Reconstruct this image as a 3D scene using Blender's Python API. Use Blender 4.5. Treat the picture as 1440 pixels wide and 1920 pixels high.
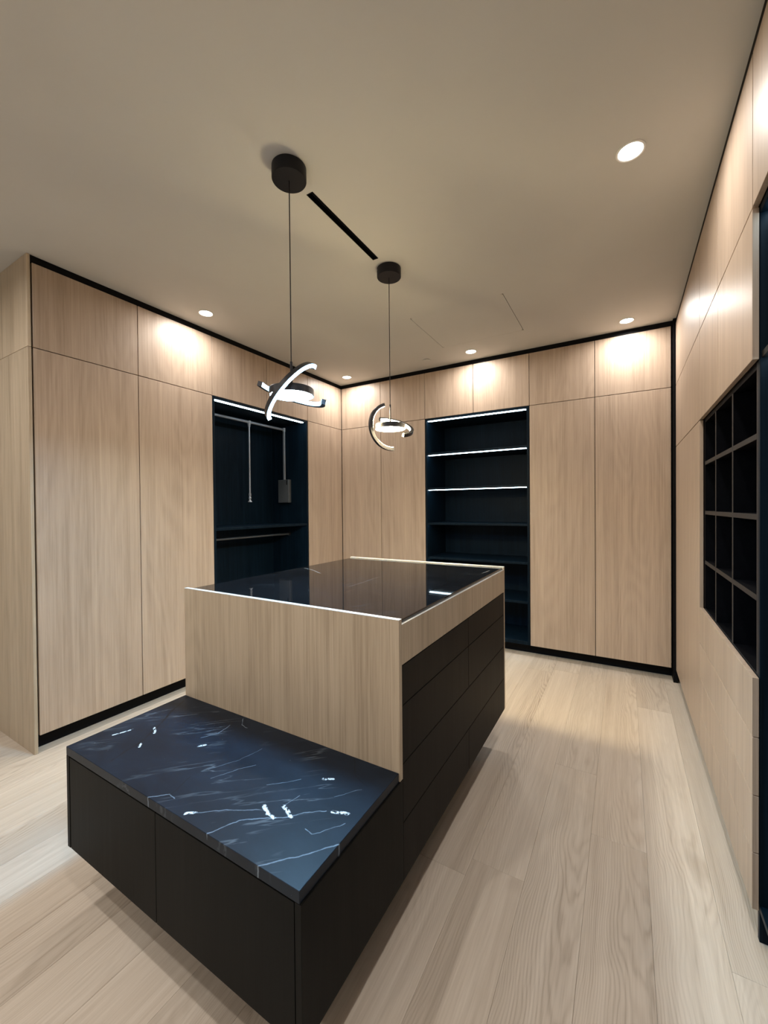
import bpy, bmesh, math, random
from mathutils import Vector, Matrix

random.seed(7)
S = bpy.context.scene
C = S.collection
for o in list(bpy.data.objects):
    bpy.data.objects.remove(o)

# ------------------------------------------------------------------ camera
F_PX = 763.2
YAW, PITCH, ROLL = -0.5326, -0.0104, -0.0088
CAM_H = 1.35
cd = bpy.data.cameras.new('camera')
cam = bpy.data.objects.new('camera', cd)
C.objects.link(cam)
S.camera = cam
cd.sensor_fit = 'HORIZONTAL'
cd.sensor_width = 36
cd.lens = F_PX / 1440 * 36
cd.clip_start = 0.02
fwd0 = Vector((math.sin(YAW), math.cos(YAW), 0))
rt0 = Vector((math.cos(YAW), -math.sin(YAW), 0))
up0 = Vector((0, 0, 1))
fwd = fwd0 * math.cos(PITCH) + up0 * math.sin(PITCH)
up1 = up0 * math.cos(PITCH) - fwd0 * math.sin(PITCH)
rt = rt0 * math.cos(ROLL) + up1 * math.sin(ROLL)
up = up1 * math.cos(ROLL) - rt0 * math.sin(ROLL)
M = Matrix((rt, up, -fwd)).transposed().to_4x4()
M.translation = Vector((0, 0, CAM_H))
cam.matrix_world = M

# ------------------------------------------------------------------ world, exposure
w = bpy.data.worlds.new('world')
S.world = w
w.use_nodes = True
w.node_tree.nodes['Background'].inputs[0].default_value = (0.6, 0.62, 0.65, 1)
w.node_tree.nodes['Background'].inputs[1].default_value = 0.05
S.view_settings.view_transform = 'Standard'
S.view_settings.look = 'None'
S.view_settings.gamma = 1
S.view_settings.use_curve_mapping = False
S.view_settings.exposure = 0.82

DOWN_W = 4.5
REAR_W = 7.5
DOWN_COL = (1.0, 0.95, 0.90)
LED_COOL = (0.34, 0.68, 1.0)
LED_STRIP = (0.62, 0.86, 1.0)
LED_WARM = (1.0, 0.81, 0.47)

# ------------------------------------------------------------------ measures
XL, YB, XR = -2.805, 3.808, 0.339
ZC, ZT, ZS, ZD = 2.759, 2.7185, 2.252, 0.098
YE, Y1, Y2, Y2B, Y3 = 0.960, 1.528, 2.098, 2.670, 3.228
WX0, WX1, WY0, WY1 = -3.42, 0.95, -2.4, 4.36

# ------------------------------------------------------------------ node helpers
class NT:
    def __init__(s, name):
        s.m = bpy.data.materials.new(name)
        s.m.use_nodes = True
        s.t = s.m.node_tree
        s.b = s.t.nodes['Principled BSDF']
    def n(s, typ, **kw):
        nd = s.t.nodes.new(typ)
        for k, v in kw.items():
            setattr(nd, k, v)
        return nd
    def l(s, a, b):
        s.t.links.new(a, b)
    def put(s, sock, v):
        if isinstance(v, (int, float)):
            sock.default_value = v
        elif isinstance(v, (tuple, list, Vector)):
            sock.default_value = tuple(v)
        else:
            s.l(v, sock)
    def math(s, op, a, b=None, c=None, clamp=False):
        nd = s.n('ShaderNodeMath', operation=op)
        nd.use_clamp = clamp
        s.put(nd.inputs[0], a)
        if b is not None: s.put(nd.inputs[1], b)
        if c is not None: s.put(nd.inputs[2], c)
        return nd.outputs[0]
    def vm(s, op, a, b=None, out=0):
        nd = s.n('ShaderNodeVectorMath', operation=op)
        s.put(nd.inputs[0], a)
        if b is not None:
            s.put(nd.inputs[3 if op == 'SCALE' else 1], b)
        return nd.outputs[out]
    def coord(s, spread=37.0):
        tc = s.n('ShaderNodeTexCoord')
        oi = s.n('ShaderNodeObjectInfo')
        off = s.math('MULTIPLY', oi.outputs['Random'], spread)
        cb = s.n('ShaderNodeCombineXYZ')
        s.put(cb.inputs[0], off); s.put(cb.inputs[1], off); s.put(cb.inputs[2], off)
        return s.vm('ADD', tc.outputs['Object'], cb.outputs[0]), oi.outputs['Random'], tc.outputs['Object']
    def noise(s, vec, scale, detail=2.0, rough=0.5, dist=0.0, sc=1.0):
        mp = s.vm('MULTIPLY', vec, scale)
        nd = s.n('ShaderNodeTexNoise')
        nd.inputs['Scale'].default_value = sc
        nd.inputs['Detail'].default_value = detail
        nd.inputs['Roughness'].default_value = rough
        nd.inputs['Distortion'].default_value = dist
        s.l(mp, nd.inputs['Vector'])
        return nd.outputs['Fac']
    def ramp(s, fac, stops):
        nd = s.n('ShaderNodeValToRGB')
        el = nd.color_ramp.elements
        while len(el) < len(stops): el.new(0.5)
        for e, (p, c) in zip(el, stops):
            e.position = p
            e.color = (*c, 1)
        s.put(nd.inputs[0], fac)
        return nd.outputs[0]
    def mix(s, fac, a, b, blend='MIX'):
        nd = s.n('ShaderNodeMix', data_type='RGBA', blend_type=blend)
        s.put(nd.inputs[0], fac)
        for i, v in ((6, a), (7, b)):
            if isinstance(v, tuple): nd.inputs[i].default_value = (*v[:3], 1)
            else: s.l(v, nd.inputs[i])
        return nd.outputs[2]
    def bump(s, h, strength=0.1, dist=0.001):
        nd = s.n('ShaderNodeBump')
        nd.inputs['Strength'].default_value = strength
        nd.inputs['Distance'].default_value = dist
        s.l(h, nd.inputs['Height'])
        s.l(nd.outputs[0], s.b.inputs['Normal'])
    def pb(s, col=None, rough=0.5, spec=0.5, metal=0.0):
        if isinstance(col, tuple): s.b.inputs['Base Color'].default_value = (*col, 1)
        elif col is not None: s.l(col, s.b.inputs['Base Color'])
        s.put(s.b.inputs['Roughness'], rough)
        s.b.inputs['Specular IOR Level'].default_value = spec
        s.b.inputs['Metallic'].default_value = metal
        return s.m

def wood(name, dark, mid, light, rough=0.43, spec=0.42, axis=2, contrast=1.0, var=0.06):
    """laminate with grain running along one axis of the object"""
    t = NT(name)
    v, rnd, _ = t.coord()
    def sc(a, g):
        r = [a, a, a]; r[axis] = g
        return tuple(r)
    broad = t.noise(v, sc(9, 0.35), 2.0, 0.5)
    streak = t.noise(v, sc(120, 1.3), 4.0, 0.65)
    fine = t.noise(v, sc(420, 7.0), 2.0, 0.6)
    cath = t.noise(v, sc(3.2, 0.42), 1.5, 0.5, 0.3)
    rings = t.math('SINE', t.math('MULTIPLY', cath, 95.0))
    a = t.math('MULTIPLY_ADD', streak, 0.95 * contrast, -0.47 * contrast)
    b = t.math('MULTIPLY_ADD', fine, 0.55 * contrast, -0.27 * contrast)
    c = t.math('MULTIPLY_ADD', broad, 0.42 * contrast, -0.21 * contrast)
    d = t.math('MULTIPLY', rings, 0.05 * contrast)
    mid_ = t.noise(v, sc(30, 0.55), 3.0, 0.6, 0.15)
    patch = t.noise(v, sc(6, 2.2), 2.0, 0.5)
    e = t.math('MULTIPLY', t.math('MULTIPLY_ADD', mid_, 0.9 * contrast, -0.45 * contrast), t.math('MULTIPLY_ADD', patch, 2.0, -0.35))
    s = t.math('ADD', t.math('ADD', t.math('ADD', a, b), t.math('ADD', c, d)), e)
    s = t.math('ADD', s, 0.5, clamp=True)
    col = t.ramp(s, [(0.08, dark), (0.5, mid), (0.92, light)])
    hsv = t.n('ShaderNodeHueSaturation')
    t.l(col, hsv.inputs['Color'])
    t.l(t.math('MULTIPLY_ADD', rnd, var, 1 - var / 2), hsv.inputs['Value'])
    t.bump(t.math('ADD', fine, streak), 0.12, 0.0006)
    t.pb(hsv.outputs[0], t.math('MULTIPLY_ADD', streak, 0.12, rough - 0.06), spec)
    return t.m

MAT = {}
MAT['oak'] = wood('light_oak_laminate', (0.300, 0.224, 0.166), (0.425, 0.326, 0.247), (0.515, 0.405, 0.315))
MAT['oak_edge'] = wood('light_oak_edge', (0.36, 0.265, 0.18), (0.45, 0.34, 0.24), (0.52, 0.40, 0.29), axis=2, contrast=0.5)
MAT['oak_island'] = wood('light_oak_laminate_relit', (0.300, 0.236, 0.165), (0.440, 0.356, 0.260), (0.540, 0.450, 0.340), contrast=1.15)  # same laminate as the doors, tone shifted to stand in for light
MAT['dark_wood'] = wood('smoked_dark_laminate', (0.0050, 0.0044, 0.0041), (0.0085, 0.0075, 0.0070), (0.0150, 0.0130, 0.0120), rough=0.5, spec=0.08)
MAT['bench_wood'] = wood('charcoal_laminate', (0.0032, 0.0033, 0.0032), (0.0055, 0.0056, 0.0052), (0.0095, 0.0095, 0.0088), rough=0.5, spec=0.08)
MAT['black_wood'] = wood('black_navy_laminate', (0.0016, 0.0050, 0.0092), (0.0030, 0.0088, 0.0160), (0.0065, 0.0165, 0.0285), rough=0.45, spec=0.08)
MAT['grid_wood'] = wood('black_grained_laminate', (0.0012, 0.0014, 0.0024), (0.0020, 0.0023, 0.0036), (0.0040, 0.0045, 0.0060), rough=0.5, spec=0.06, axis=1)
MAT['grid_edge'] = wood('dark_grey_edging', (0.011, 0.0115, 0.013), (0.017, 0.018, 0.020), (0.026, 0.027, 0.029), rough=0.45, spec=0.2, axis=1, contrast=0.6)

def plain(name, col, rough=0.5, spec=0.5, metal=0.0, nscale=60, namt=0.05):
    t = NT(name)
    v, r, _ = t.coord()
    n = t.noise(v, (nscale,) * 3, 3.0)
    lo = tuple(c * (1 - namt) for c in col); hi = tuple(min(1, c * (1 + namt)) for c in col)
    return t.pb(t.ramp(n, [(0.3, lo), (0.7, hi)]), rough, spec, metal)

MAT['ceiling'] = plain('ceiling_paint', (0.555, 0.54, 0.51), 0.85, 0.2, nscale=3, namt=0.015)
MAT['wall'] = plain('wall_paint', (0.62, 0.59, 0.53), 0.8, 0.2, nscale=5, namt=0.015)
MAT['black'] = plain('matt_black_lacquer', (0.004, 0.004, 0.005), 0.5, 0.1)
MAT['carcass'] = plain('carcass_board', (0.009, 0.006, 0.005), 0.7, 0.1)
MAT['canopy'] = plain('black_powder_coat', (0.006, 0.006, 0.009), 0.45, 0.25, nscale=300)
MAT['cord'] = plain('black_cable_sleeve', (0.010, 0.008, 0.010), 0.6, 0.3)
MAT['lamp_body'] = plain('graphite_painted_metal', (0.018, 0.018, 0.022), 0.35, 0.5, metal=0.2)
MAT['steel'] = plain('grey_painted_steel', (0.34, 0.36, 0.40), 0.38, 0.5, metal=0.35)
MAT['gearbox'] = plain('dark_grey_plastic', (0.075, 0.080, 0.085), 0.5, 0.4)
MAT['white_trim'] = plain('white_lamp_trim', (0.72, 0.70, 0.66), 0.45, 0.4)
MAT['lit_edge'] = plain('pale_lit_edging', (0.62, 0.62, 0.60), 0.30, 0.7, metal=0.3)  # pale tone stands in for light and reflection on top edges
MAT['underlay'] = plain('floor_underlay', (0.10, 0.075, 0.055), 0.9, 0.1)
MAT['slot'] = plain('black_slot_interior', (0.004, 0.004, 0.005), 0.8, 0.1)

def emit(name, col, k):
    t = NT(name)
    t.b.inputs['Base Color'].default_value = (0.8, 0.8, 0.8, 1)
    t.b.inputs['Emission Color'].default_value = (*col, 1)
    t.b.inputs['Emission Strength'].default_value = k
    return t.m
MAT['e_strip'] = emit('cool_led_tape', LED_STRIP, 9.0)
MAT['e_strip_dim'] = emit('cool_led_tape_low', LED_STRIP, 5.0)
MAT['e_cool'] = emit('cool_white_diffuser', LED_COOL, 290.0)
MAT['e_cool_arc'] = emit('cool_white_arc_diffuser', LED_COOL, 14.0)
MAT['e_warm'] = emit('warm_white_diffuser', LED_WARM, 230.0)
MAT['e_warm_arc'] = emit('warm_white_arc_diffuser', LED_WARM, 310.0)
MAT['e_down'] = emit('downlight_diffuser', (1.0, 0.95, 0.88), 8.0)

def floor_mat():
    t = NT('pale_oak_plank')
    v, rnd, _ = t.coord(61.0)
    sp = t.n('ShaderNodeSeparateXYZ'); t.l(v, sp.inputs[0])
    tc = t.n('ShaderNodeTexCoord')
    so = t.n('ShaderNodeSeparateXYZ'); t.l(tc.outputs['Object'], so.inputs[0])
    r2 = t.math('FRACT', t.math('MULTIPLY', rnd, 17.31))
    wob = t.noise(v, (1.0, 1.3, 1.0), 2.0, 0.5)
    xo = t.math('ADD', so.outputs[0], t.math('MULTIPLY_ADD', r2, 0.26, -0.13))
    xo = t.math('ADD', xo, t.math('MULTIPLY_ADD', wob, 0.16, -0.08))
    warp = t.noise(v, (9.0, 1.6, 9.0), 3.0, 0.55, 0.2)
    freq = t.noise(v, (2.6, 0.9, 1.0), 1.0)
    f = t.math('MULTIPLY', t.math('MULTIPLY', xo, xo), 820.0)
    f = t.math('MULTIPLY_ADD', so.outputs[1], t.math('MULTIPLY_ADD', r2, 36.0, -14.0), f)
    f = t.math('MULTIPLY_ADD', warp, 9.0, f)
    rings = t.math('SINE', t.math('MULTIPLY', f, 4.2))
    rings = t.math('MULTIPLY_ADD', rings, 0.5, 0.5)
    rings = t.math('POWER', rings, 1.8)
    mask = t.ramp(freq, [(0.35, (0.15,) * 3), (0.65, (1, 1, 1))])
    mk = t.n('ShaderNodeRGBToBW'); t.l(mask, mk.inputs[0])
    streak = t.noise(v, (42, 0.9, 42), 3.0, 0.6)
    fine = t.noise(v, (260, 7, 260), 2.0, 0.6)
    broad = t.noise(v, (4.0, 0.5, 4.0), 2.0, 0.5)
    s = t.math('MULTIPLY', rings, t.math('MULTIPLY', mk.outputs[0], -0.30))
    s = t.math('ADD', s, t.math('MULTIPLY_ADD', streak, 0.85, -0.42))
    s = t.math('ADD', s, t.math('MULTIPLY_ADD', fine, 0.50, -0.25))
    s = t.math('ADD', s, t.math('MULTIPLY_ADD', broad, 0.75, -0.30))
    s = t.math('ADD', s, 0.56, clamp=True)
    col = t.ramp(s, [(0.02, (0.330, 0.264, 0.202)), (0.42, (0.500, 0.424, 0.345)), (0.75, (0.590, 0.512, 0.428)), (1.0, (0.655, 0.58, 0.495))])
    kn = t.noise(v, (7.0, 3.2, 7.0), 1.0, 0.5)
    knm = t.ramp(kn, [(0.74, (0, 0, 0)), (0.82, (1, 1, 1))])
    kb = t.n('ShaderNodeRGBToBW'); t.l(knm, kb.inputs[0])
    col = t.mix(t.math('MULTIPLY', kb.outputs[0], 0.22), col, (0.22, 0.16, 0.11))
    hsv = t.n('ShaderNodeHueSaturation')
    t.l(col, hsv.inputs['Color'])
    t.l(t.math('MULTIPLY_ADD', rnd, 0.16, 0.92), hsv.inputs['Value'])
    t.bump(t.math('ADD', fine, t.math('MULTIPLY', rings, 0.4)), 0.10, 0.0006)
    return t.pb(hsv.outputs[0], t.math('MULTIPLY_ADD', streak, 0.14, 0.36), 0.42)
MAT['floor'] = floor_mat()

def veined(name, base_lo, base_hi, veins, patches, L, rough, faint=0.25, warp_amt=0.010, spec=0.5):
    """stone: mottled ground, faint streaks and a few particular veins (object-space polylines)"""
    t = NT(name)
    tc = t.n('ShaderNodeTexCoord')
    P = tc.outputs['Object']
    # low and high frequency warp
    def warped(scale, amt):
        nz = t.n('ShaderNodeTexNoise'); nz.inputs['Scale'].default_value = scale; nz.inputs['Detail'].default_value = 4
        t.l(P, nz.inputs['Vector'])
        d = t.vm('SUBTRACT', nz.outputs['Color'], (0.5, 0.5, 0.5))
        return t.vm('SCALE', d, amt)
    W = t.vm('ADD', t.vm('ADD', P, warped(9, warp_amt * 2.2)), warped(45, warp_amt * 0.9))
    flat = t.vm('MULTIPLY', W, (1, 1, 0))
    mott = t.noise(P, (5, 9, 5), 4.0, 0.6, 0.6)
    col = t.ramp(mott, [(0.3, base_lo), (0.75, base_hi)])
    # wispy streaks, roughly one direction
    rot = t.n('ShaderNodeMapping')
    rot.inputs['Rotation'].default_value = (0, 0, math.radians(-42))
    t.l(P, rot.inputs['Vector'])
    st = t.n('ShaderNodeTexNoise'); st.inputs['Scale'].default_value = 1; st.inputs['Detail'].default_value = 5
    st.inputs['Distortion'].default_value = 0.25
    t.l(t.vm('MULTIPLY', rot.outputs[0], (2.4, 19, 5)), st.inputs['Vector'])
    r = t.math('ABSOLUTE', t.math('SUBTRACT', st.outputs['Fac'], 0.53))
    ridge = t.math('SUBTRACT', 1.0, t.math('MULTIPLY', r, 55.0), clamp=True)
    msk = t.noise(P, (4.5, 4.5, 4.5), 3.0)
    mr = t.ramp(msk, [(0.48, (0, 0, 0)), (0.66, (1, 1, 1))])
    mb = t.n('ShaderNodeRGBToBW'); t.l(mr, mb.inputs[0])
    col = t.mix(t.math('MULTIPLY', t.math('MULTIPLY', ridge, mb.outputs[0]), faint), col, (0.22, 0.26, 0.30))
    # tiny flecks
    fl = t.noise(P, (85, 60, 85), 2.0, 0.6)
    fr = t.ramp(fl, [(0.755, (0, 0, 0)), (0.80, (1, 1, 1))])
    fb = t.n('ShaderNodeRGBToBW'); t.l(fr, fb.inputs[0])
    col = t.mix(t.math('MULTIPLY', fb.outputs[0], 0.5), col, (0.36, 0.40, 0.44))
    brk = t.noise(P, (30, 30, 30), 3.0)
    brk = t.math('MULTIPLY_ADD', brk, 2.6, -0.55, clamp=True)
    ero = t.noise(P, (85, 85, 85), 3.0, 0.6)
    ero = t.math('MULTIPLY_ADD', ero, 7.0, -3.0, clamp=True)
    for pts, wd, cc, k in veins + patches:
        acc = None
        for A, B in zip(pts[:-1], pts[1:]):
            A = Vector((A[0] - L[0], A[1] - L[1], 0)); B = Vector((B[0] - L[0], B[1] - L[1], 0))
            AB = B - A
            pa = t.vm('SUBTRACT', flat, A)
            dt = t.vm('DOT_PRODUCT', pa, AB, out=1)
            h = t.math('MULTIPLY', dt, 1.0 / max(AB.length_squared, 1e-9), clamp=True)
            q = t.vm('SUBTRACT', pa, t.vm('SCALE', AB, h))
            d = t.vm('LENGTH', q, out=1)
            acc = d if acc is None else t.math('MINIMUM', acc, d)
        f = t.math('SUBTRACT', 1.0, t.math('DIVIDE', acc, wd), clamp=True)
        f = t.math('MULTIPLY', t.math('MULTIPLY', f, ero if cc == (0.62, 0.70, 0.76) else brk), k * 1.6, clamp=True)
        col = t.mix(f, col, cc)
    t.bump(mott, 0.05, 0.0006)
    return t.pb(col, rough, spec)

# ------------------------------------------------------------------ object helpers
def link(name, bm, mat, parent=None, loc=(0, 0, 0), smooth=False):
    """bm given in world coordinates; origin moved to loc"""
    L = Vector(loc)
    bmesh.ops.translate(bm, verts=bm.verts, vec=-L)
    bmesh.ops.recalc_face_normals(bm, faces=bm.faces)
    me = bpy.data.meshes.new(name)
    bm.to_mesh(me); bm.free()
    if isinstance(mat, str): mat = MAT[mat]
    me.materials.append(mat)
    if smooth:
        for p in me.polygons: p.use_smooth = True
        me.set_sharp_from_angle(angle=math.radians(40))
    o = bpy.data.objects.new(name, me)
    C.objects.link(o)
    o.location = L
    if parent is not None:
        wl = Vector(parent.get('_w', (0, 0, 0)))
        o.parent = parent
        o.location = L - wl
    o['_w'] = tuple(L)
    return o

def bbox(bm, x0, x1, y0, y1, z0, z1, bev=0.0):
    v0 = set(bm.verts); e0 = set(bm.edges)
    r = bmesh.ops.create_cube(bm, size=1)
    for v in r['verts']:
        v.co.x = x0 if v.co.x < 0 else x1
        v.co.y = y0 if v.co.y < 0 else y1
        v.co.z = z0 if v.co.z < 0 else z1
    if bev:
        es = list({e for v in r['verts'] for e in v.link_edges})
        bmesh.ops.bevel(bm, geom=es, offset=bev, segments=1, affect='EDGES', profile=0.5)

def box(name, x0, x1, y0, y1, z0, z1, mat, parent=None, bev=0.001, label=None, loc=None):
    bm = bmesh.new()
    bbox(bm, min(x0, x1), max(x0, x1), min(y0, y1), max(y0, y1), min(z0, z1), max(z0, z1), bev)
    if loc is None:
        loc = ((x0 + x1) / 2, (y0 + y1) / 2, min(z0, z1))
    o = link(name, bm, mat, parent, loc)
    if label: o['label'] = label
    return o

def lathe(name, prof, c, mat, parent=None, seg=40, axis=Vector((0, 0, 1)), label=None):
    bm = bmesh.new()
    q = Vector((0, 0, 1)).rotation_difference(axis)
    rings = []
    for r, z in prof:
        if r < 1e-6:
            rings.append([bm.verts.new(Vector(c) + q @ Vector((0, 0, z)))])
        else:
            rings.append([bm.verts.new(Vector(c) + q @ Vector((r * math.cos(a), r * math.sin(a), z)))
                          for a in [2 * math.pi * i / seg for i in range(seg)]])
    for A, B in zip(rings[:-1], rings[1:]):
        for i in range(seg):
            j = (i + 1) % seg
            if len(A) == 1 and len(B) == 1: continue
            if len(A) == 1: bm.faces.new((A[0], B[i], B[j]))
            elif len(B) == 1: bm.faces.new((A[i], B[0], A[j]))
            else: bm.faces.new((A[i], B[i], B[j], A[j]))
    o = link(name, bm, mat, parent, c, smooth=True)
    if label: o['label'] = label
    return o

def tube(name, pts, r, mat, parent=None, seg=12, label=None):
    bm = bmesh.new()
    pts = [Vector(p) for p in pts]
    rings = []
    for i, p in enumerate(pts):
        d = (pts[min(i + 1, len(pts) - 1)] - pts[max(i - 1, 0)]).normalized()
        a = d.orthogonal().normalized() if i == 0 else (rings_a - d * rings_a.dot(d)).normalized()
        rings_a = a
        b = d.cross(a)
        rings.append([bm.verts.new(p + a * r * math.cos(t) + b * r * math.sin(t)) for t in [2 * math.pi * k / seg for k in range(seg)]])
    for A, B in zip(rings[:-1], rings[1:]):
        for k in range(seg):
            bm.faces.new((A[k], A[(k + 1) % seg], B[(k + 1) % seg], B[k]))
    bm.faces.new(rings[0]); bm.faces.new(rings[-1])
    o = link(name, bm, mat, parent, pts[0], smooth=True)
    if label: o['label'] = label
    return o

def thing(name, label, cat, loc, group=None):
    o = bpy.data.objects.new(name, None)
    o.empty_display_size = 0.1
    C.objects.link(o)
    o.location = loc
    o['_w'] = tuple(loc)
    o['label'] = label; o['category'] = cat
    if group: o['group'] = group
    return o

def struct(o):
    o['kind'] = 'structure'
    return o

# ------------------------------------------------------------------ room shell
fl = struct(box('floor', WX0, WX1, WY0, WY1, -0.10, -0.014, 'underlay', bev=0))
PW = 0.1925
x0s = 0.073
joint = {-1: [1.86, 4.1], -2: [2.28, 0.1], -3: [1.50, 3.60], 0: [3.2, 0.9], -4: [3.52, 1.25]}
k = math.floor((WX0 - x0s) / PW)
while x0s + k * PW < WX1:
    a, b = max(WX0, x0s + k * PW), min(WX1, x0s + (k + 1) * PW)
    if b - a > 0.02:
        js = joint.get(k) or [random.uniform(-2.0, 0.2) + 2.1 * i for i in range(1, 3)]
        start = min(js)
        while start > WY0: start -= 2.1
        ends = sorted({round(start + 2.1 * i, 3) for i in range(0, 6)} | set()) if k not in joint else sorted(set([js[0] - 4.2, js[0] - 2.1, js[0], js[0] + 2.1, js[0] + 4.2]))
        prev = WY0
        for e in [q for q in ends if WY0 + 0.1 < q < WY1 - 0.1] + [WY1]:
            box('plank', a + 0.0002, b - 0.0002, prev + 0.0002, e - 0.0002, -0.014, 0.0, 'floor', fl, bev=0.0007)
            prev = e
    k += 1

# ceiling with openings for the air slot, the access panel and the downlights
SLOT = (-1.2265, -1.190, 1.417, 1.983)
ACC = (-1.372, -0.686, 2.735, 3.382)
DLS = [
 (0.026, 1.910, 'recessed ceiling downlight at top right, nearest the camera by the right-hand oak cabinets'),
 (-2.583, 1.888, 'recessed ceiling downlight above the left oak cabinets, left of the hanging recess'),
 (0.022, 3.628, 'recessed ceiling downlight at the right end of the back cabinets, beside the black corner post'),
 (-1.191, 3.597, 'recessed ceiling downlight above the lit shelving recess in the back cabinets'),
 (-2.565, 3.590, 'recessed ceiling downlight in the far left corner where the two cabinet runs meet'),
]
EXTRA = [(0.02, 0.10), (-2.58, 0.10), (-1.25, -0.35), (-0.9, -1.7), (-2.5, -1.7)]
HR = 0.030
holes = [SLOT, ACC] + [(x - HR, x + HR, y - HR, y + HR) for x, y, _ in DLS] + [(x - HR, x + HR, y - HR, y + HR) for x, y in EXTRA]
def slab_with_holes(bm, X0, X1, Y0, Y1, zb, zt, holes):
    xs = sorted({X0, X1} | {v for h in holes for v in h[:2]})
    ys = sorted({Y0, Y1} | {v for h in holes for v in h[2:]})
    def inside(cx, cy): return any(h[0] < cx < h[1] and h[2] < cy < h[3] for h in holes)
    cells = {(i, j) for i in range(len(xs) - 1) for j in range(len(ys) - 1)
             if not inside((xs[i] + xs[i + 1]) / 2, (ys[j] + ys[j + 1]) / 2)}
    V = {}
    def v(i, j, z):
        if (i, j, z) not in V: V[(i, j, z)] = bm.verts.new((xs[i], ys[j], z))
        return V[(i, j, z)]
    for i, j in cells:
        for z in (zb, zt):
            bm.faces.new((v(i, j, z), v(i + 1, j, z), v(i + 1, j + 1, z), v(i, j + 1, z)))
        for (di, dj, A, B) in ((-1, 0, (i, j), (i, j + 1)), (1, 0, (i + 1, j), (i + 1, j + 1)), (0, -1, (i, j), (i + 1, j)), (0, 1, (i, j + 1), (i + 1, j + 1))):
            if (i + di, j + dj) not in cells:
                bm.faces.new((v(*A, zb), v(*B, zb), v(*B, zt), v(*A, zt)))
bm = bmesh.new()
slab_with_holes(bm, WX0, WX1, WY0, WY1, ZC, ZC + 0.09, holes)
ceil = struct(link('ceiling', bm, 'ceiling'))

struct(box('wall_left', WX0 - 0.12, WX0, WY0 - 0.12, WY1 + 0.12, -0.1, ZC + 0.09, 'wall', bev=0))
struct(box('wall_right', WX1, WX1 + 0.12, WY0 - 0.12, WY1 + 0.12, -0.1, ZC + 0.09, 'wall', bev=0))
struct(box('wall_back', WX0, WX1, WY1, WY1 + 0.12, -0.1, ZC + 0.09, 'wall', bev=0))
struct(box('wall_front', WX0, WX1, WY0 - 0.12, WY0, -0.1, ZC + 0.09, 'wall', bev=0))

# black shadow-gap trim under the ceiling and black recessed plinths
DT = 0.020          # door thickness
CF = 0.0215         # carcass front behind door front
struct(box('trim_1', WX0 + 0.001, XL - 0.004, YE - 0.003, YB + 0.003, ZT + 0.0005, ZC - 0.0005, 'black', bev=0))
struct(box('trim_2', XL - 0.003, XR - 0.002, YB + 0.004, WY1 - 0.001, ZT + 0.0005, ZC - 0.0005, 'black', bev=0))
struct(box('trim_3', XR + 0.004, WX1 - 0.001, WY0 + 0.001, YB - 0.03, ZT + 0.0005, ZC - 0.0005, 'carcass', bev=0))
struct(box('baseboard_left', WX0 + 0.001, XL - 0.078, YE - 0.003, YB + 0.105, 0, ZD - 0.001, 'black', bev=0))
struct(box('baseboard_back', XL - 0.077, XR - 0.016, YB + 0.108, WY1 - 0.001, 0, ZD - 0.001, 'black', bev=0))
struct(box('baseboard_right', XR + 0.060, WX1 - 0.001, WY0 + 0.001, 3.76, 0, ZD - 0.003, 'bench_wood', bev=0))
# black corner post between the back run and the right-hand run
struct(box('trim_4', 0.3225, XR + 0.010, 3.772, YB + 0.10, 0, ZC - 0.001, 'black', bev=0.0005))

G = 0.0024           # half door gap
# ------------------------------------------------------------------ left run of cabinets
def left_unit(ya, yb, label, full=True, upper_split=None, name='tall_cabinet'):
    t = thing(name, label, 'cabinet', (XL - 0.3, (ya + yb) / 2, ZD), None)
    z0 = ZD if full else ZS + 0.002
    box('carcass', WX0 + 0.003, XL - CF, ya + 0.001, yb - 0.001, z0, ZT, 'carcass', t, bev=0)
    if full:
        box('door', XL - DT, XL, ya + G, yb - G, ZD, ZS - G, 'oak', t, bev=0.0008)
    ed = [ya] + (upper_split or []) + [yb]
    for a, b in zip(ed[:-1], ed[1:]):
        box('upper_door', XL - DT, XL, a + G, b - G, ZS + G, ZT - 0.001, 'oak', t, bev=0.0008)
    return t
left_unit(YE + 0.002, Y1, 'wide light oak tall cabinet at the left end of the left wall')
left_unit(Y1, Y2, 'light oak tall cabinet directly left of the dark hanging recess')
left_unit(Y3, YB - 0.0, 'narrow light oak tall cabinet in the far corner, right of the hanging recess')
left_unit(Y2, Y3, 'pair of light oak overhead doors above the dark hanging recess', full=False, upper_split=[Y2B], name='overhead_cabinet')

# end panel facing the entrance
t = thing('end_panel', 'light oak side panel closing the left end of the cabinet run', 'panel', (XL - 0.3, 0.948, 0))
box('lower_panel', WX0 + 0.002, XL + 0.001, 0.9395, 0.9555, 0, ZS - 0.001, 'oak_island', t, bev=0.0008)
box('upper_panel', WX0 + 0.002, XL + 0.001, 0.9395, 0.9555, ZS + 0.001, ZC - 0.001, 'oak_island', t, bev=0.0008)

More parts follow.
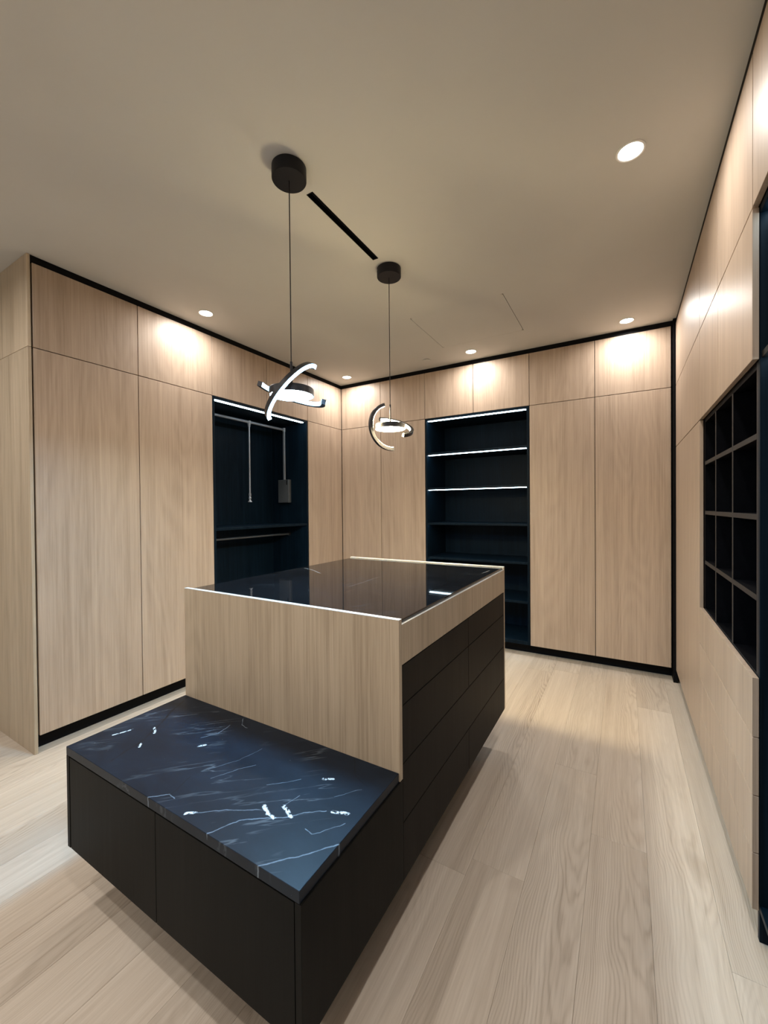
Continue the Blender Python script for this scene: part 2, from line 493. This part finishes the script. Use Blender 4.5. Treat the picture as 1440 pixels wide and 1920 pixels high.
# ------------------------------------------------------------------ hanging recess (left wall)
ND = 0.49
def led(parent, x0, x1, y0, y1, z0, z1, mat='e_strip'):
    return box('light_strip', x0, x1, y0, y1, z0, z1, mat, parent, bev=0, label='glowing cool white light strip')
t = thing('hanging_recess', 'black open wardrobe recess with one shelf set into the left oak cabinets', 'wardrobe', (XL - 0.25, (Y2 + Y3) / 2, ZD))
xb = XL - ND
th = 0.018
ya, yb = Y2 + 0.003, Y3 - 0.003
box('back_panel', xb - 0.012, xb, ya, yb, ZD, ZS, 'black_wood', t)
for (a, b) in ((ya, ya + th), (yb - th, yb)):
    box('side_panel', xb + 0.0005, XL - 0.001, a, b, ZD, ZS, 'black_wood', t)
box('top_panel', xb + 0.0005, XL - 0.001, ya + th + 0.0005, yb - th - 0.0005, ZS - 0.022, ZS, 'black_wood', t)
box('bottom_panel', xb + 0.0005, XL - 0.001, ya + th + 0.0005, yb - th - 0.0005, ZD, ZD + 0.02, 'black_wood', t)
sh = box('shelf', xb + 0.0005, XL - 0.004, ya + th + 0.0005, yb - th - 0.0005, 1.176, 1.197, 'black_wood', t)
led(t, XL - 0.036, XL - 0.010, ya + th + 0.002, yb - th - 0.035, ZS - 0.0285, ZS - 0.0225)
led(sh, XL - 0.034, XL - 0.020, ya + th + 0.03, yb - th - 0.03, 1.1752, 1.1758, 'e_strip_dim')

# pull-down wardrobe lift
XW = -3.100
t = thing('wardrobe_lift', 'grey pull-down clothes lift with hanging pull rod in the left black recess', 'clothes rail', (XW, (ya + yb) / 2, 1.41))
yl, yr = ya + th, yb - th
for s, yy in ((1, yl + 0.001), (-1, yr - 0.001)):
    y_a, y_b = sorted((yy, yy + s * 0.036))
    g = box('gearbox', -3.178, -3.022, y_a, y_b, 1.412, 1.655, 'gearbox', t, bev=0.004)
    box('gearbox_slot', -3.058, -3.046, yy + s * 0.036, yy + s * 0.0372, 1.60, 1.648, 'black', g, bev=0)
    ym = yy + s * 0.018
    box('lift_arm', XW - 0.012, XW + 0.012, ym - 0.007, ym + 0.007, 1.6555, 2.166, 'steel', t, bev=0.002)
    lathe('rail_joint', [(0, -0.018), (0.017, -0.018), (0.017, 0.018), (0, 0.018)], (XW, ym, 2.184), 'steel', t, seg=20)
tube('hanging_rail', [(XW, yl + 0.020, 2.184), (XW, yr - 0.020, 2.184)], 0.0125, 'steel', t, seg=16)
yp = 2.722
tube('pull_rod', [(XW, yp, 2.171), (XW, yp, 1.50)], 0.0080, 'steel', t)
lathe('rod_clip', [(0, -0.030), (0.011, -0.030), (0.014, -0.010), (0.018, 0.0), (0.018, 0.028), (0, 0.028)], (XW, yp, 2.168), 'steel', t, seg=20)
lathe('pull_handle', [(0.0, 1.500), (0.0115, 1.500), (0.0115, 1.478), (0.008, 1.470), (0.012, 1.462), (0.012, 1.447), (0.008, 1.440), (0.011, 1.430), (0.021, 1.418), (0.0, 1.414)], (XW, yp, 0), 'steel', t, seg=24)

t = thing('clothes_rail', 'dark metal clothes rail mounted under the shelf of the left black recess', 'clothes rail', (-3.06, (ya + yb) / 2, 1.08))
tube('rail', [(-3.06, yl + 0.003, 1.085), (-3.06, yr - 0.003, 1.085)], 0.0115, plain('dark_anodised_rail', (0.16, 0.17, 0.18), 0.3, 0.5, metal=0.6), t, seg=16)
for yy, s in ((yl + 0.001, 1), (yr - 0.001, -1)):
    lathe('end_socket', [(0, 0), (0.024, 0), (0.024, 0.004), (0.016, 0.006), (0.016, 0.014), (0, 0.014)], (-3.06, yy, 1.085), 'lamp_body', t, seg=20, axis=Vector((0, s, 0)))

# ------------------------------------------------------------------ back run of cabinets
B0, B1, B1B, B3, B4, B5 = -2.2787, -1.7513, -1.2431, -0.7277, -0.2064, 0.3145
def back_unit(xa, xb_, label, full=True, upper_split=None, name='tall_cabinet'):
    t = thing(name, label, 'cabinet', ((xa + xb_) / 2, YB + 0.3, ZD))
    z0 = ZD if full else ZS + 0.002
    box('carcass', xa + 0.001, xb_ - 0.001, YB + CF, WY1 - 0.003, z0, ZT, 'carcass', t, bev=0)
    if full:
        box('door', xa + G, xb_ - G, YB, YB + DT, ZD, ZS - G, 'oak', t, bev=0.0008)
    ed = [xa] + (upper_split or []) + [xb_]
    for a, b in zip(ed[:-1], ed[1:]):
        box('upper_door', a + G, b - G, YB, YB + DT, ZS + G, ZT - 0.001, 'oak', t, bev=0.0008)
    return t
back_unit(XL + 0.004, B0, 'light oak tall cabinet on the back wall touching the far left corner')
back_unit(B0, B1, 'light oak tall cabinet directly left of the lit black shelving recess')
back_unit(B3, B4, 'light oak tall cabinet directly right of the lit black shelving recess')
back_unit(B4, B5, 'light oak tall cabinet at the right end of the back wall beside the black post')
back_unit(B1, B3, 'pair of light oak overhead doors above the lit black shelving recess', full=False, upper_split=[B1B], name='overhead_cabinet')

t = thing('shelving_recess', 'black open shelving with glowing strips set into the back oak cabinets', 'shelves', ((B1 + B3) / 2, YB + 0.25, ZD))
xa, xc = B1 + 0.003, B3 - 0.003
yk = YB + ND
box('back_panel', xa, xc, yk, yk + 0.012, ZD, ZS, 'black_wood', t)
for a, b in ((xa, xa + th), (xc - th, xc)):
    box('side_panel', a, b, YB + 0.001, yk - 0.0005, ZD, ZS, 'black_wood', t)
xi, xo = xa + th + 0.0005, xc - th - 0.0005
box('top_panel', xi, xo, YB + 0.001, yk - 0.0005, ZS - 0.022, ZS, 'black_wood', t)
led(t, xi + 0.008, xo - 0.012, YB + 0.010, YB + 0.036, ZS - 0.0285, ZS - 0.0225)
box('bottom_panel', xi, xo, YB + 0.001, yk - 0.0005, ZD, 0.130, 'black_wood', t)
for zt, m in ((1.902, 'e_strip'), (1.549, 'e_strip'), (1.193, 'e_strip_dim'), (0.845, 'e_strip_dim'), (0.489, 'e_strip_dim')):
    s = box('shelf', xi, xo, YB + 0.004, yk - 0.0005, zt - 0.020, zt, 'black_wood', t)
    hgt, off = (0.006, 0.0003) if m == 'e_strip' else (0.00008, 0.00006)
    led(s, xi + 0.008, xo - 0.012, YB + 0.018, YB + 0.040, zt - 0.020 - off - hgt, zt - 0.020 - off, m)

# ------------------------------------------------------------------ right-hand run
YA0, YA, YBB, YC = 3.765, 2.653, 2.177, 1.647
ZR2, ZR3, ZR4, ZR5, ZR6 = 1.790, 0.819, 0.634, 0.453, 0.275
XF = XR + 0.018
def rdoor(name, parent, y0, y1, z0, z1):
    return box(name, XR, XR + 0.016, y0 + G, y1 - G, z0 + G, z1 - G, 'oak', parent, bev=0.0008)
t = thing('tall_cabinet', 'wide light oak tall cabinet on the right wall beside the black corner post', 'cabinet', (XR + 0.3, (YA + YA0) / 2, ZD))
box('carcass', XF, WX1 - 0.003, YA + 0.001, YA0 - 0.001, ZD, ZT, 'carcass', t, bev=0)
rdoor('door', t, YA, YA0, ZD, ZR2)
rdoor('middle_door', t, YA, YA0, ZR2, ZS)
rdoor('upper_door', t, YA, YA0, ZS, ZT + 0.001)
for ya_, yb_, lb in ((YBB, YA, 'light oak overhead cabinet on the right wall above the far side of the cubbies'),
                     (YC, YBB, 'light oak overhead cabinet on the right wall above the near side of the cubbies')):
    t = thing('overhead_cabinet', lb, 'cabinet', (XR + 0.3, (ya_ + yb_) / 2, ZR2))
    box('carcass', XF, WX1 - 0.003, ya_ + 0.001 + (0.023 if ya_ == YC else 0), yb_ - 0.001, ZR2 + 0.002, ZT, 'carcass', t, bev=0)
    rdoor('door', t, ya_, yb_, ZR2, ZS)
    rdoor('upper_door', t, ya_, yb_, ZS, ZT + 0.001)

# drawers under the cubbies
t = thing('drawer_chest', 'light oak chest of four flush wide drawers under the cubbies on the right wall', 'drawers', (XR + 0.3, (YC + YA) / 2, ZD))
box('carcass', XF, WX1 - 0.003, YC + 0.035, YA - 0.001, ZD, ZR3 - 0.018, 'carcass', t, bev=0)
zs = [ZD - 0.0, ZR6, ZR5, ZR4, ZR3]
for a, b in zip(zs[:-1], zs[1:]):
    box('drawer', XR, XR + 0.016, YC + 0.001, YA - G, a + 0.0012, b - 0.0012, 'oak', t, bev=0.0008)

# cubby grid
t = thing('cubby_shelf', 'black open cubby shelf of twelve square compartments in the right wall', 'shelves', (XR + 0.25, 2.2, ZR3))
gx0, gx1 = XF + 0.001, XF + 0.36
gy0, gy1 = 1.672, 2.650
gz0, gz1 = ZR3 - 0.016, ZR2
def grid_board(name, x0, x1, y0, y1, z0, z1, edge=True):
    p = box(name, x0 + 0.0015, x1, y0, y1, z0, z1, 'grid_wood', t, bev=0)
    if edge:
        box('edging', x0, x0 + 0.0013, y0, y1, z0, z1, 'grid_edge', p, bev=0)
    return p
box('back_panel', gx1 + 0.0005, gx1 + 0.012, gy0, gy1, gz0, gz1, 'grid_wood', t, bev=0)
for a, b in ((gy0, gy0 + 0.018), (gy1 - 0.018, gy1)):
    grid_board('side_panel', gx0, gx1, a, b, gz0, gz1, edge=(a == gy0))
ge = 0.0185
grid_board('bottom_panel', gx0, gx1, gy0 + ge, gy1 - ge, gz0, gz0 + 0.018)
grid_board('top_panel', gx0, gx1, gy0 + ge, gy1 - ge, gz1 - 0.018, gz1, edge=False)
dv = [2.350, 2.018]
cols = [gy0 + ge] + [v for d in sorted(dv) for v in (d - 0.009, d + 0.009)] + [gy1 - ge]
for d in dv:
    grid_board('divider', gx0, gx1, d - 0.009, d + 0.009, gz0 + ge, gz1 - ge)
for z in (1.563, 1.311, 1.057):
    for i in range(0, 6, 2):
        grid_board('shelf', gx0, gx1, cols[i] + 0.0003, cols[i + 1] - 0.0003, z - 0.009, z + 0.009)

# tall recess nearest the camera
NY0 = 0.62
t = thing('wardrobe_recess', 'dark teal-black open wardrobe recess at the right edge, nearer than the cubbies', 'wardrobe', (XR + 0.3, (NY0 + YC) / 2, 0.05))
nx1 = WX1 - 0.02
zt_ = ZS
box('back_panel', nx1 - 0.012, nx1, NY0, YC + 0.020, 0.06, zt_, 'black_wood', t)
for a, b in ((NY0, NY0 + 0.018), (YC + 0.004, YC + 0.022)):
    box('side_panel', XF, nx1 - 0.0125, a, b, 0.0, zt_, 'black_wood', t)
box('top_panel', XF, nx1 - 0.0125, NY0 + 0.0185, YC + 0.0035, zt_ - 0.02, zt_, 'black_wood', t)
led(t, XF + 0.02, XF + 0.034, NY0 + 0.03, YC - 0.01, zt_ - 0.026, zt_ - 0.0205)
box('bottom_panel', XF, nx1 - 0.0125, NY0 + 0.0185, YC + 0.0035, 0.0965, 0.115, 'black_wood', t)
s = box('shelf', XF + 0.004, nx1 - 0.0125, NY0 + 0.0185, YC + 0.0035, 1.795, 1.815, 'grid_edge', t)
led(s, XF + 0.02, XF + 0.034, NY0 + 0.03, YC - 0.01, 1.789, 1.7945, 'e_strip_dim')

t = thing('overhead_cabinet', 'light oak overhead doors at the top right edge above the near dark recess', 'cabinet', (XR + 0.3, (NY0 + YC) / 2, ZS))
box('carcass', XF, WX1 - 0.003, NY0 + 0.001, YC + 0.018, ZS + 0.003, ZT, 'carcass', t, bev=0)
for a, b in ((NY0, 1.13), (1.13, YC)):
    rdoor('upper_door', t, a, b, ZS, ZT + 0.001)
t = thing('tall_cabinet', 'run of light oak tall cabinets on the right, outside the view', 'cabinet', (XR + 0.3, -0.8, ZD))
box('carcass', XF, WX1 - 0.003, WY0 + 0.003, NY0 - 0.002, ZD, ZT, 'carcass', t, bev=0)
for a, b in ((WY0 + 0.002, -1.65), (-1.65, -0.9), (-0.9, -0.14), (-0.14, NY0 - 0.001)):
    rdoor('door', t, a, b, ZD, ZS)
    rdoor('upper_door', t, a, b, ZS, ZT + 0.001)

# ------------------------------------------------------------------ island
IXL, IXR, IY0, IY1 = -1.647, -0.587, 1.0785, 2.342
IZT, BZT, IZB, BY0 = 1.0075, 0.5428, 0.1992, 0.6374
t = thing('dressing_island', 'oak-ended dressing island with dark glossy glass top and dark drawer side', 'island', ((IXL + IXR) / 2, (IY0 + IY1) / 2, 0))
PT = 0.018
box('end_panel', IXL, IXR, IY0, IY0 + PT, 0.516, IZT, 'oak_island', t, bev=0.0008)
box('end_panel', IXL, IXR, IY1 - PT, IY1, IZB, IZT, 'oak_island', t, bev=0.0008)
for (a, b) in ((IY0, IY0 + PT), (IY1 - PT, IY1)):
    box('lit_edge_strip', IXL, IXR, a, b, IZT + 0.0002, IZT + 0.0022, 'lit_edge', t, bev=0.0006, label='pale edging standing in for light along the top of the end panel')  # bright lit edge of the panel, put into a pale strip
y0_, y1_ = IY0 + PT + 0.001, IY1 - PT - 0.001
box('carcass', IXL + 0.021, IXR - 0.021, y0_, y1_, IZB, 0.975, 'carcass', t, bev=0)
box('plinth', IXL + 0.16, IXR - 0.16, IY0 + 0.02, IY1 - 0.14, 0, IZB - 0.0005, 'black', t, bev=0)
D = [0.8647, 0.7412, 0.5606, 0.3790, IZB]
ymid = 1.7129
for side, xf, sx in (('r', IXR, -1), ('l', IXL, 1)):
    box('apron', xf, xf + sx * 0.019, y0_, y1_, D[0] + 0.002, 0.9905, 'oak_island', t, bev=0.0008)
    box('lit_apron_edge', xf + sx * 0.0002, xf + sx * 0.019, y0_, y1_, 0.9907, 0.9925, 'lit_edge', t, bev=0.0004, label='pale edging standing in for light on the apron below the glass')  # lit top edge of the apron, coloured pale
    for i in range(4):
        z1, z0 = D[i] - 0.0015, D[i + 1] + (0.0015 if i < 3 else 0)
        segs = [(y0_, y1_)] if i == 2 else [(y0_, ymid - 0.0015), (ymid + 0.0015, y1_)]
        for a, b in segs:
            box('drawer', xf, xf + sx * 0.019, a, b, z0, z1, 'dark_wood', t, bev=0.0007)
gL = ((IXL + IXR) / 2, (IY0 + IY1) / 2, 1.0)
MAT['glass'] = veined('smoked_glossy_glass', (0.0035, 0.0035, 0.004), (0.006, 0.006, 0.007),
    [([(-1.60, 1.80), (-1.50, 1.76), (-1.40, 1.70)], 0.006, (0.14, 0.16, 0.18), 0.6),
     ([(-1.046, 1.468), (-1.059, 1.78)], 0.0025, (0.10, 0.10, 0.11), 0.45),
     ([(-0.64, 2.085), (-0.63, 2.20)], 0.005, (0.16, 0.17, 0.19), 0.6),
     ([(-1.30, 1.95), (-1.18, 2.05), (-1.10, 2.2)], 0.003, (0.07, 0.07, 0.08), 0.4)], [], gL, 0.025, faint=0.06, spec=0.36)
g = box('glass_top', IXL + 0.009, IXR - 0.009, y0_, y1_, 0.9755, 1.0035, 'glass', t, bev=0.0012, loc=gL, label='dark smoked glossy top reflecting the cabinets')

# ------------------------------------------------------------------ bench in front of the island
t = thing('storage_bench', 'low charcoal bench with black, blue-sheen-coloured veined marble top, joined before the island', 'bench', ((IXL + IXR) / 2, (BY0 + IY0) / 2, 0))
bL = ((IXL + IXR) / 2, (BY0 + IY0) / 2, BZT)
W1 = (0.62, 0.70, 0.76); W2 = (0.14, 0.18, 0.23); DK = (0.004, 0.005, 0.007)
veins = [
 ([(-0.895, 0.641), (-0.860, 0.709), (-0.770, 0.771), (-0.730, 0.812), (-0.686, 0.847)], 0.0022, W2, 1.0),
 ([(-1.005, 0.653), (-0.920, 0.715), (-0.837, 0.761)], 0.0020, W2, 0.8),
 ([(-0.716, 0.636), (-0.652, 0.702), (-0.589, 0.778)], 0.0024, W2, 1.0),
 ([(-1.156, 0.638), (-1.112, 0.678), (-1.085, 0.672)], 0.0022, W2, 1.0),
 ([(-1.069, 0.776), (-1.030, 0.850), (-1.002, 0.890)], 0.0014, W2, 0.8),
 ([(-0.901, 0.840), (-0.865, 0.875), (-0.832, 0.912)], 0.0014, W2, 0.8),
 ([(-0.772, 0.943), (-0.746, 0.955)], 0.0058, W1, 1.5),
 ([(-0.795, 0.807), (-0.787, 0.857)], 0.0018, W2, 1.0),
 ([(-1.265, 1.062), (-1.235, 1.030), (-1.200, 1.025)], 0.0018, W2, 1.0),
 ([(-1.290, 0.900), (-1.259, 0.950), (-1.271, 1.005)], 0.0018, W2, 0.9),
 ([(-0.695, 0.773), (-0.670, 0.768), (-0.653, 0.780), (-0.618, 0.834)], 0.0016, W2, 0.9),
 ([(-1.582, 0.755), (-1.559, 0.812)], 0.0043, W1, 1.5),
 ([(-1.110, 0.800), (-1.070, 0.880), (-1.050, 0.960)], 0.0014, W2, 0.6),
 ([(-0.700, 0.900), (-0.650, 0.960)], 0.0014, W2, 0.6),
 ([(-1.622, 1.070), (-1.560, 0.960), (-1.500, 0.870), (-1.452, 0.783), (-1.427, 0.676)], 0.0055, DK, 1.0),
 ([(-1.108, 0.676), (-1.132, 0.754)], 0.0026, DK, 1.0),
 ([(-0.75, 1.07), (-0.70, 1.00), (-0.64, 0.98)], 0.0022, DK, 0.8),
]
patches = [
 ([(-0.843, 0.775), (-0.815, 0.762)], 0.0079, W1, 1.6),
 ([(-0.815, 0.765), (-0.787, 0.759)], 0.0058, W1, 1.6),
 ([(-0.795, 0.803), (-0.751, 0.786)], 0.0065, W1, 1.6),
 ([(-0.668, 0.852), (-0.631, 0.864)], 0.0065, W1, 1.6),
 ([(-1.005, 0.653), (-0.985, 0.668)], 0.0061, W1, 1.5),
 ([(-1.500, 0.855), (-1.465, 0.835)], 0.0058, W1, 1.5),
 ([(-1.440, 0.775), (-1.425, 0.762)], 0.0050, W1, 1.5),
 ([(-1.250, 0.865), (-1.235, 0.880)], 0.0058, W1, 1.3),
]
MAT['marble'] = veined('blue_sheen_black_marble', (0.0040, 0.0078, 0.0145), (0.0085, 0.0160, 0.0290), veins, patches, bL, 0.40, faint=0.35, warp_amt=0.008, spec=0.17)  # blue in the ground stands in for the cool pendant's sheen
box('marble_top', IXL, IXR - 0.004, BY0, IY0 - 0.0008, BZT - 0.0285, BZT, 'marble', t, bev=0.0010, loc=bL, label='black marble slab with white veins, blue sheen in its colour')
zb = BZT - 0.0285
for a, b in ((IXL, IXL + PT), (IXR - PT, IXR)):
    box('side_panel', a, b, BY0, IY0 + PT, IZB, zb - 0.0006, 'bench_wood', t, bev=0.0007)
box('carcass', IXL + PT + 0.001, IXR - PT - 0.001, BY0 + 0.021, IY0 + PT, IZB, zb - 0.001, 'carcass', t, bev=0)
xs_ = -1.122
for a, b in ((IXL + PT + 0.003, xs_ - 0.001), (xs_ + 0.001, IXR - PT - 0.003)):
    box('door', a, b, BY0 + 0.001, BY0 + 0.020, IZB, zb - 0.0045, 'bench_wood', t, bev=0.0006)
box('plinth', IXL + 0.16, IXR - 0.16, BY0 + 0.15, IY0 + 0.018, 0, IZB - 0.0005, 'black', t, bev=0)

# ------------------------------------------------------------------ ceiling fittings
def downlight(x, y, label, watt=DOWN_W):
    t = thing('downlight', label, 'ceiling light', (x, y, ZC), 'recessed ceiling downlights')
    lathe('trim_ring', [(0.0435, -0.0003), (0.0435, -0.0030), (0.047, -0.0045), (0.052, -0.0030), (0.052, -0.0003)], (x, y, ZC), 'white_trim', t, seg=40)
    lathe('diffuser', [(0.0, -0.0022), (0.0430, -0.0020), (0.0430, -0.0003), (0.0, -0.0003)], (x, y, ZC), 'e_down', t, seg=32, label='glowing white lamp face')
    ld = bpy.data.lights.new('downlight_beam', 'AREA')
    ld.shape = 'DISK'; ld.size = 0.084
    ld.energy = watt; ld.color = DOWN_COL
    lo = bpy.data.objects.new('downlight_beam', ld)
    C.objects.link(lo)
    lo.parent = t
    lo.location = (0, 0, -0.004)
    ld.spread = math.radians(168)
    return t
HR = 0.032
for x, y, lb in DLS: downlight(x, y, lb)
for (x, y), lb in zip(EXTRA, ('recessed ceiling downlight by the right cabinets beside the camera',
        'recessed ceiling downlight by the left wall beside the camera',
        'recessed ceiling downlight over the floor just behind the camera, outside the view',
        'recessed ceiling downlight near the front wall at the right, outside the view',
        'recessed ceiling downlight near the front wall at the left, outside the view')):
    downlight(x, y, lb, REAR_W)

t = thing('air_slot', 'narrow black linear slot in the ceiling between the two pendant canopies', 'vent', ((SLOT[0] + SLOT[1]) / 2, 1.7, ZC))
bm = bmesh.new()
X0, X1, Y0_, Y1_ = SLOT[0] + 0.0006, SLOT[1] - 0.0006, SLOT[2] + 0.0006, SLOT[3] - 0.0006
bbox(bm, X0, X0 + 0.003, Y0_, Y1_, ZC - 0.001, ZC + 0.05)
bbox(bm, X1 - 0.003, X1, Y0_, Y1_, ZC - 0.001, ZC + 0.05)
bbox(bm, X0 + 0.0031, X1 - 0.0031, Y0_, Y0_ + 0.003, ZC - 0.001, ZC + 0.05)
bbox(bm, X0 + 0.0031, X1 - 0.0031, Y1_ - 0.003, Y1_, ZC - 0.001, ZC + 0.05)
link('slot_frame', bm, 'slot', t, (X0, Y0_, ZC))
box('slot_back', X0, X1, Y0_, Y1_, ZC + 0.0505, ZC + 0.055, 'slot', t, bev=0)
box('slot_vane', (X0 + X1) / 2 - 0.002, (X0 + X1) / 2 + 0.002, Y0_ + 0.004, Y1_ - 0.004, ZC + 0.01, ZC + 0.049, 'slot', t, bev=0)

t = thing('access_panel', 'square ceiling-coloured access panel with thin shadow gap, above the room centre', 'panel', ((ACC[0] + ACC[1]) / 2, (ACC[2] + ACC[3]) / 2, ZC))
bm = bmesh.new()
bbox(bm, ACC[0] + 0.0022, ACC[1] - 0.0035, ACC[2] + 0.0010, ACC[3] - 0.0008, ZC + 0.0004, ZC + 0.015)
es = [e for e in bm.edges if abs(e.verts[0].co.z - e.verts[1].co.z) > 0.01]
bmesh.ops.bevel(bm, geom=es, offset=0.02, segments=4, affect='EDGES', profile=0.5)
link('panel_board', bm, 'ceiling', t, ((ACC[0] + ACC[1]) / 2, (ACC[2] + ACC[3]) / 2, ZC))
box('panel_backing', ACC[0] + 0.0005, ACC[1] - 0.0005, ACC[2] + 0.0005, ACC[3] - 0.0005, ZC + 0.016, ZC + 0.03, 'slot', t, bev=0)

t = thing('sprinkler_cover', 'small round flush sprinkler cover on the ceiling near the back cabinets', 'sprinkler', (-1.622, 3.58, ZC))
lathe('cover_plate', [(0, -0.009), (0.036, -0.009), (0.037, -0.007), (0.037, -0.0055), (0.0, -0.0055)], (-1.622, 3.58, ZC), 'ceiling', t, seg=36)
lathe('cover_collar', [(0.0, -0.0052), (0.031, -0.0052), (0.031, -0.0003), (0.0, -0.0003)], (-1.622, 3.58, ZC), 'gearbox', t, seg=36)

# ------------------------------------------------------------------ pendants
def arc_bar(t, C0, E, Mv, R, a0, a1, twist, wr, wn, mats, face, seg=36):
    """curved square bar following a half ring about C0; the light strip sits on one face"""
    E = Vector(E).normalized()
    Mv = Vector(Mv); Mv = (Mv - E * Mv.dot(E)).normalized()
    N = E.cross(Mv)
    def frame(a):
        rad = E * math.cos(a) + Mv * math.sin(a)
        ct, st = math.cos(twist), math.sin(twist)
        u = rad * ct + N * st
        v = -rad * st + N * ct
        return C0 + rad * R, u, v
    def sweep(rect, b0, b1):
        bm = bmesh.new(); prev = None; first = None
        for i in range(seg + 1):
            p, u, v = frame(b0 + (b1 - b0) * i / seg)
            ring = [bm.verts.new(p + u * a + v * b) for a, b in rect]
            if prev:
                for k in range(4): bm.faces.new((prev[k], prev[(k + 1) % 4], ring[(k + 1) % 4], ring[k]))
            else: first = ring
            prev = ring
        bm.faces.new(first); bm.faces.new(prev)
        return bm
    h, w_ = wr / 2, wn / 2
    bar = link('curved_arm', sweep([(-h, -w_), (h, -w_), (h, w_), (-h, w_)], a0, a1), mats[0], t, frame(a0)[0], smooth=True)
    e = 0.0012; q = 0.0020; da = 0.03
    if face == 'in': rect = [(-h - e, -w_ + q), (-h - 0.0001, -w_ + q), (-h - 0.0001, w_ - q), (-h - e, w_ - q)]
    elif face == 'out': rect = [(h + 0.0001, -w_ + q), (h + e, -w_ + q), (h + e, w_ - q), (h + 0.0001, w_ - q)]
    elif face == '-n': rect = [(-h + q, -w_ - e), (h - q, -w_ - e), (h - q, -w_ - 0.0001), (-h + q, -w_ - 0.0001)]
    else: rect = [(-h + q, w_ + 0.0001), (h - q, w_ + 0.0001), (h - q, w_ + e), (-h + q, w_ + e)]
    s = link('light_strip', sweep(rect, a0 + da * (1 if a1 > a0 else -1), a1 - da * (1 if a1 > a0 else -1)), mats[1], bar, frame(a0)[0], smooth=True)
    s['label'] = 'glowing strip along the curved arm'

def pendant(x, y, label, zc, arcs, mats, zstem=1.96):
    t = thing('pendant_light', label, 'pendant lamp', (x, y, ZC), 'pendant lamps over the island')
    lathe('canopy', [(0, -0.0003), (0.0685, -0.0003), (0.0705, -0.002), (0.0705, -0.050), (0.0685, -0.053), (0, -0.053)], (x, y, ZC), 'canopy', t, seg=48)
    lathe('set_screw', [(0, 0), (0.003, 0), (0.003, 0.003), (0, 0.003)], (x - 0.0505, y - 0.0505, ZC - 0.018), 'white_trim', t, seg=10, axis=Vector((-1, -1, 0)).normalized())
    tube('cord', [(x, y, ZC - 0.054), (x, y, zstem + 0.002)], 0.0022, 'cord', t, seg=10)
    tube('stem', [(x, y, zstem), (x, y, zc + 0.017)], 0.0050, 'canopy', t)
    Rd = 0.0915
    lathe('lamp_disc', [(0, 0.015), (Rd - 0.003, 0.015), (Rd, 0.012), (Rd, -0.014), (Rd - 0.004, -0.0145), (Rd - 0.004, -0.008), (0, -0.008)], (x, y, zc), mats[0], t, seg=64)
    lathe('diffuser', [(0, -0.0082), (Rd - 0.0045, -0.0082), (Rd - 0.006, -0.0130), (0, -0.0135)], (x, y, zc), mats[1], t, seg=64, label='glowing round lamp face')
    for (E, Mv, R, a0, a1, tw, face) in arcs:
        Ew = rt0 * E[0] + up0 * E[1] + fwd0 * E[2]
        Mw = rt0 * Mv[0] + up0 * Mv[1] + fwd0 * Mv[2]
        arc_bar(t, Vector((x, y, zc)), Ew, Mw, R, a0, a1, tw, 0.019, 0.020, (mats[0], mats[2]), face)
    return t
PI = math.pi
pendant(-1.190, 1.270, 'cool white pendant lamp with crossing curved arms, the nearer and larger of two', 1.833,
        [((0.66, 0.73, 0.0), (-0.06, -0.12, -1.0), 0.140, 0.02, PI - 0.02, -0.38, '+n'),
         ((0.96, -0.28, 0.0), (0.0, 0.0, 1.0), 0.138, 0.02, PI - 0.02, 0.0, 'in')],
        ('lamp_body', 'e_cool', 'e_cool_arc'))
pendant(-1.190, 2.101, 'warm white pendant lamp with crescent curved arms, the farther and smaller of two', 1.828,
        [((0.25, -0.93, 0.10), (-0.85, 0.10, -0.50), 0.132, 0.15, PI - 0.02, 0.0, 'in'),
         ((0.50, -0.50, -0.70), (0.93, 0.0, 0.35), 0.130, 0.05, PI - 0.02, 0.0, 'in')],
        ('lamp_body', 'e_warm', 'e_warm_arc'))

for o in bpy.data.objects:
    if '_w' in o: del o['_w']
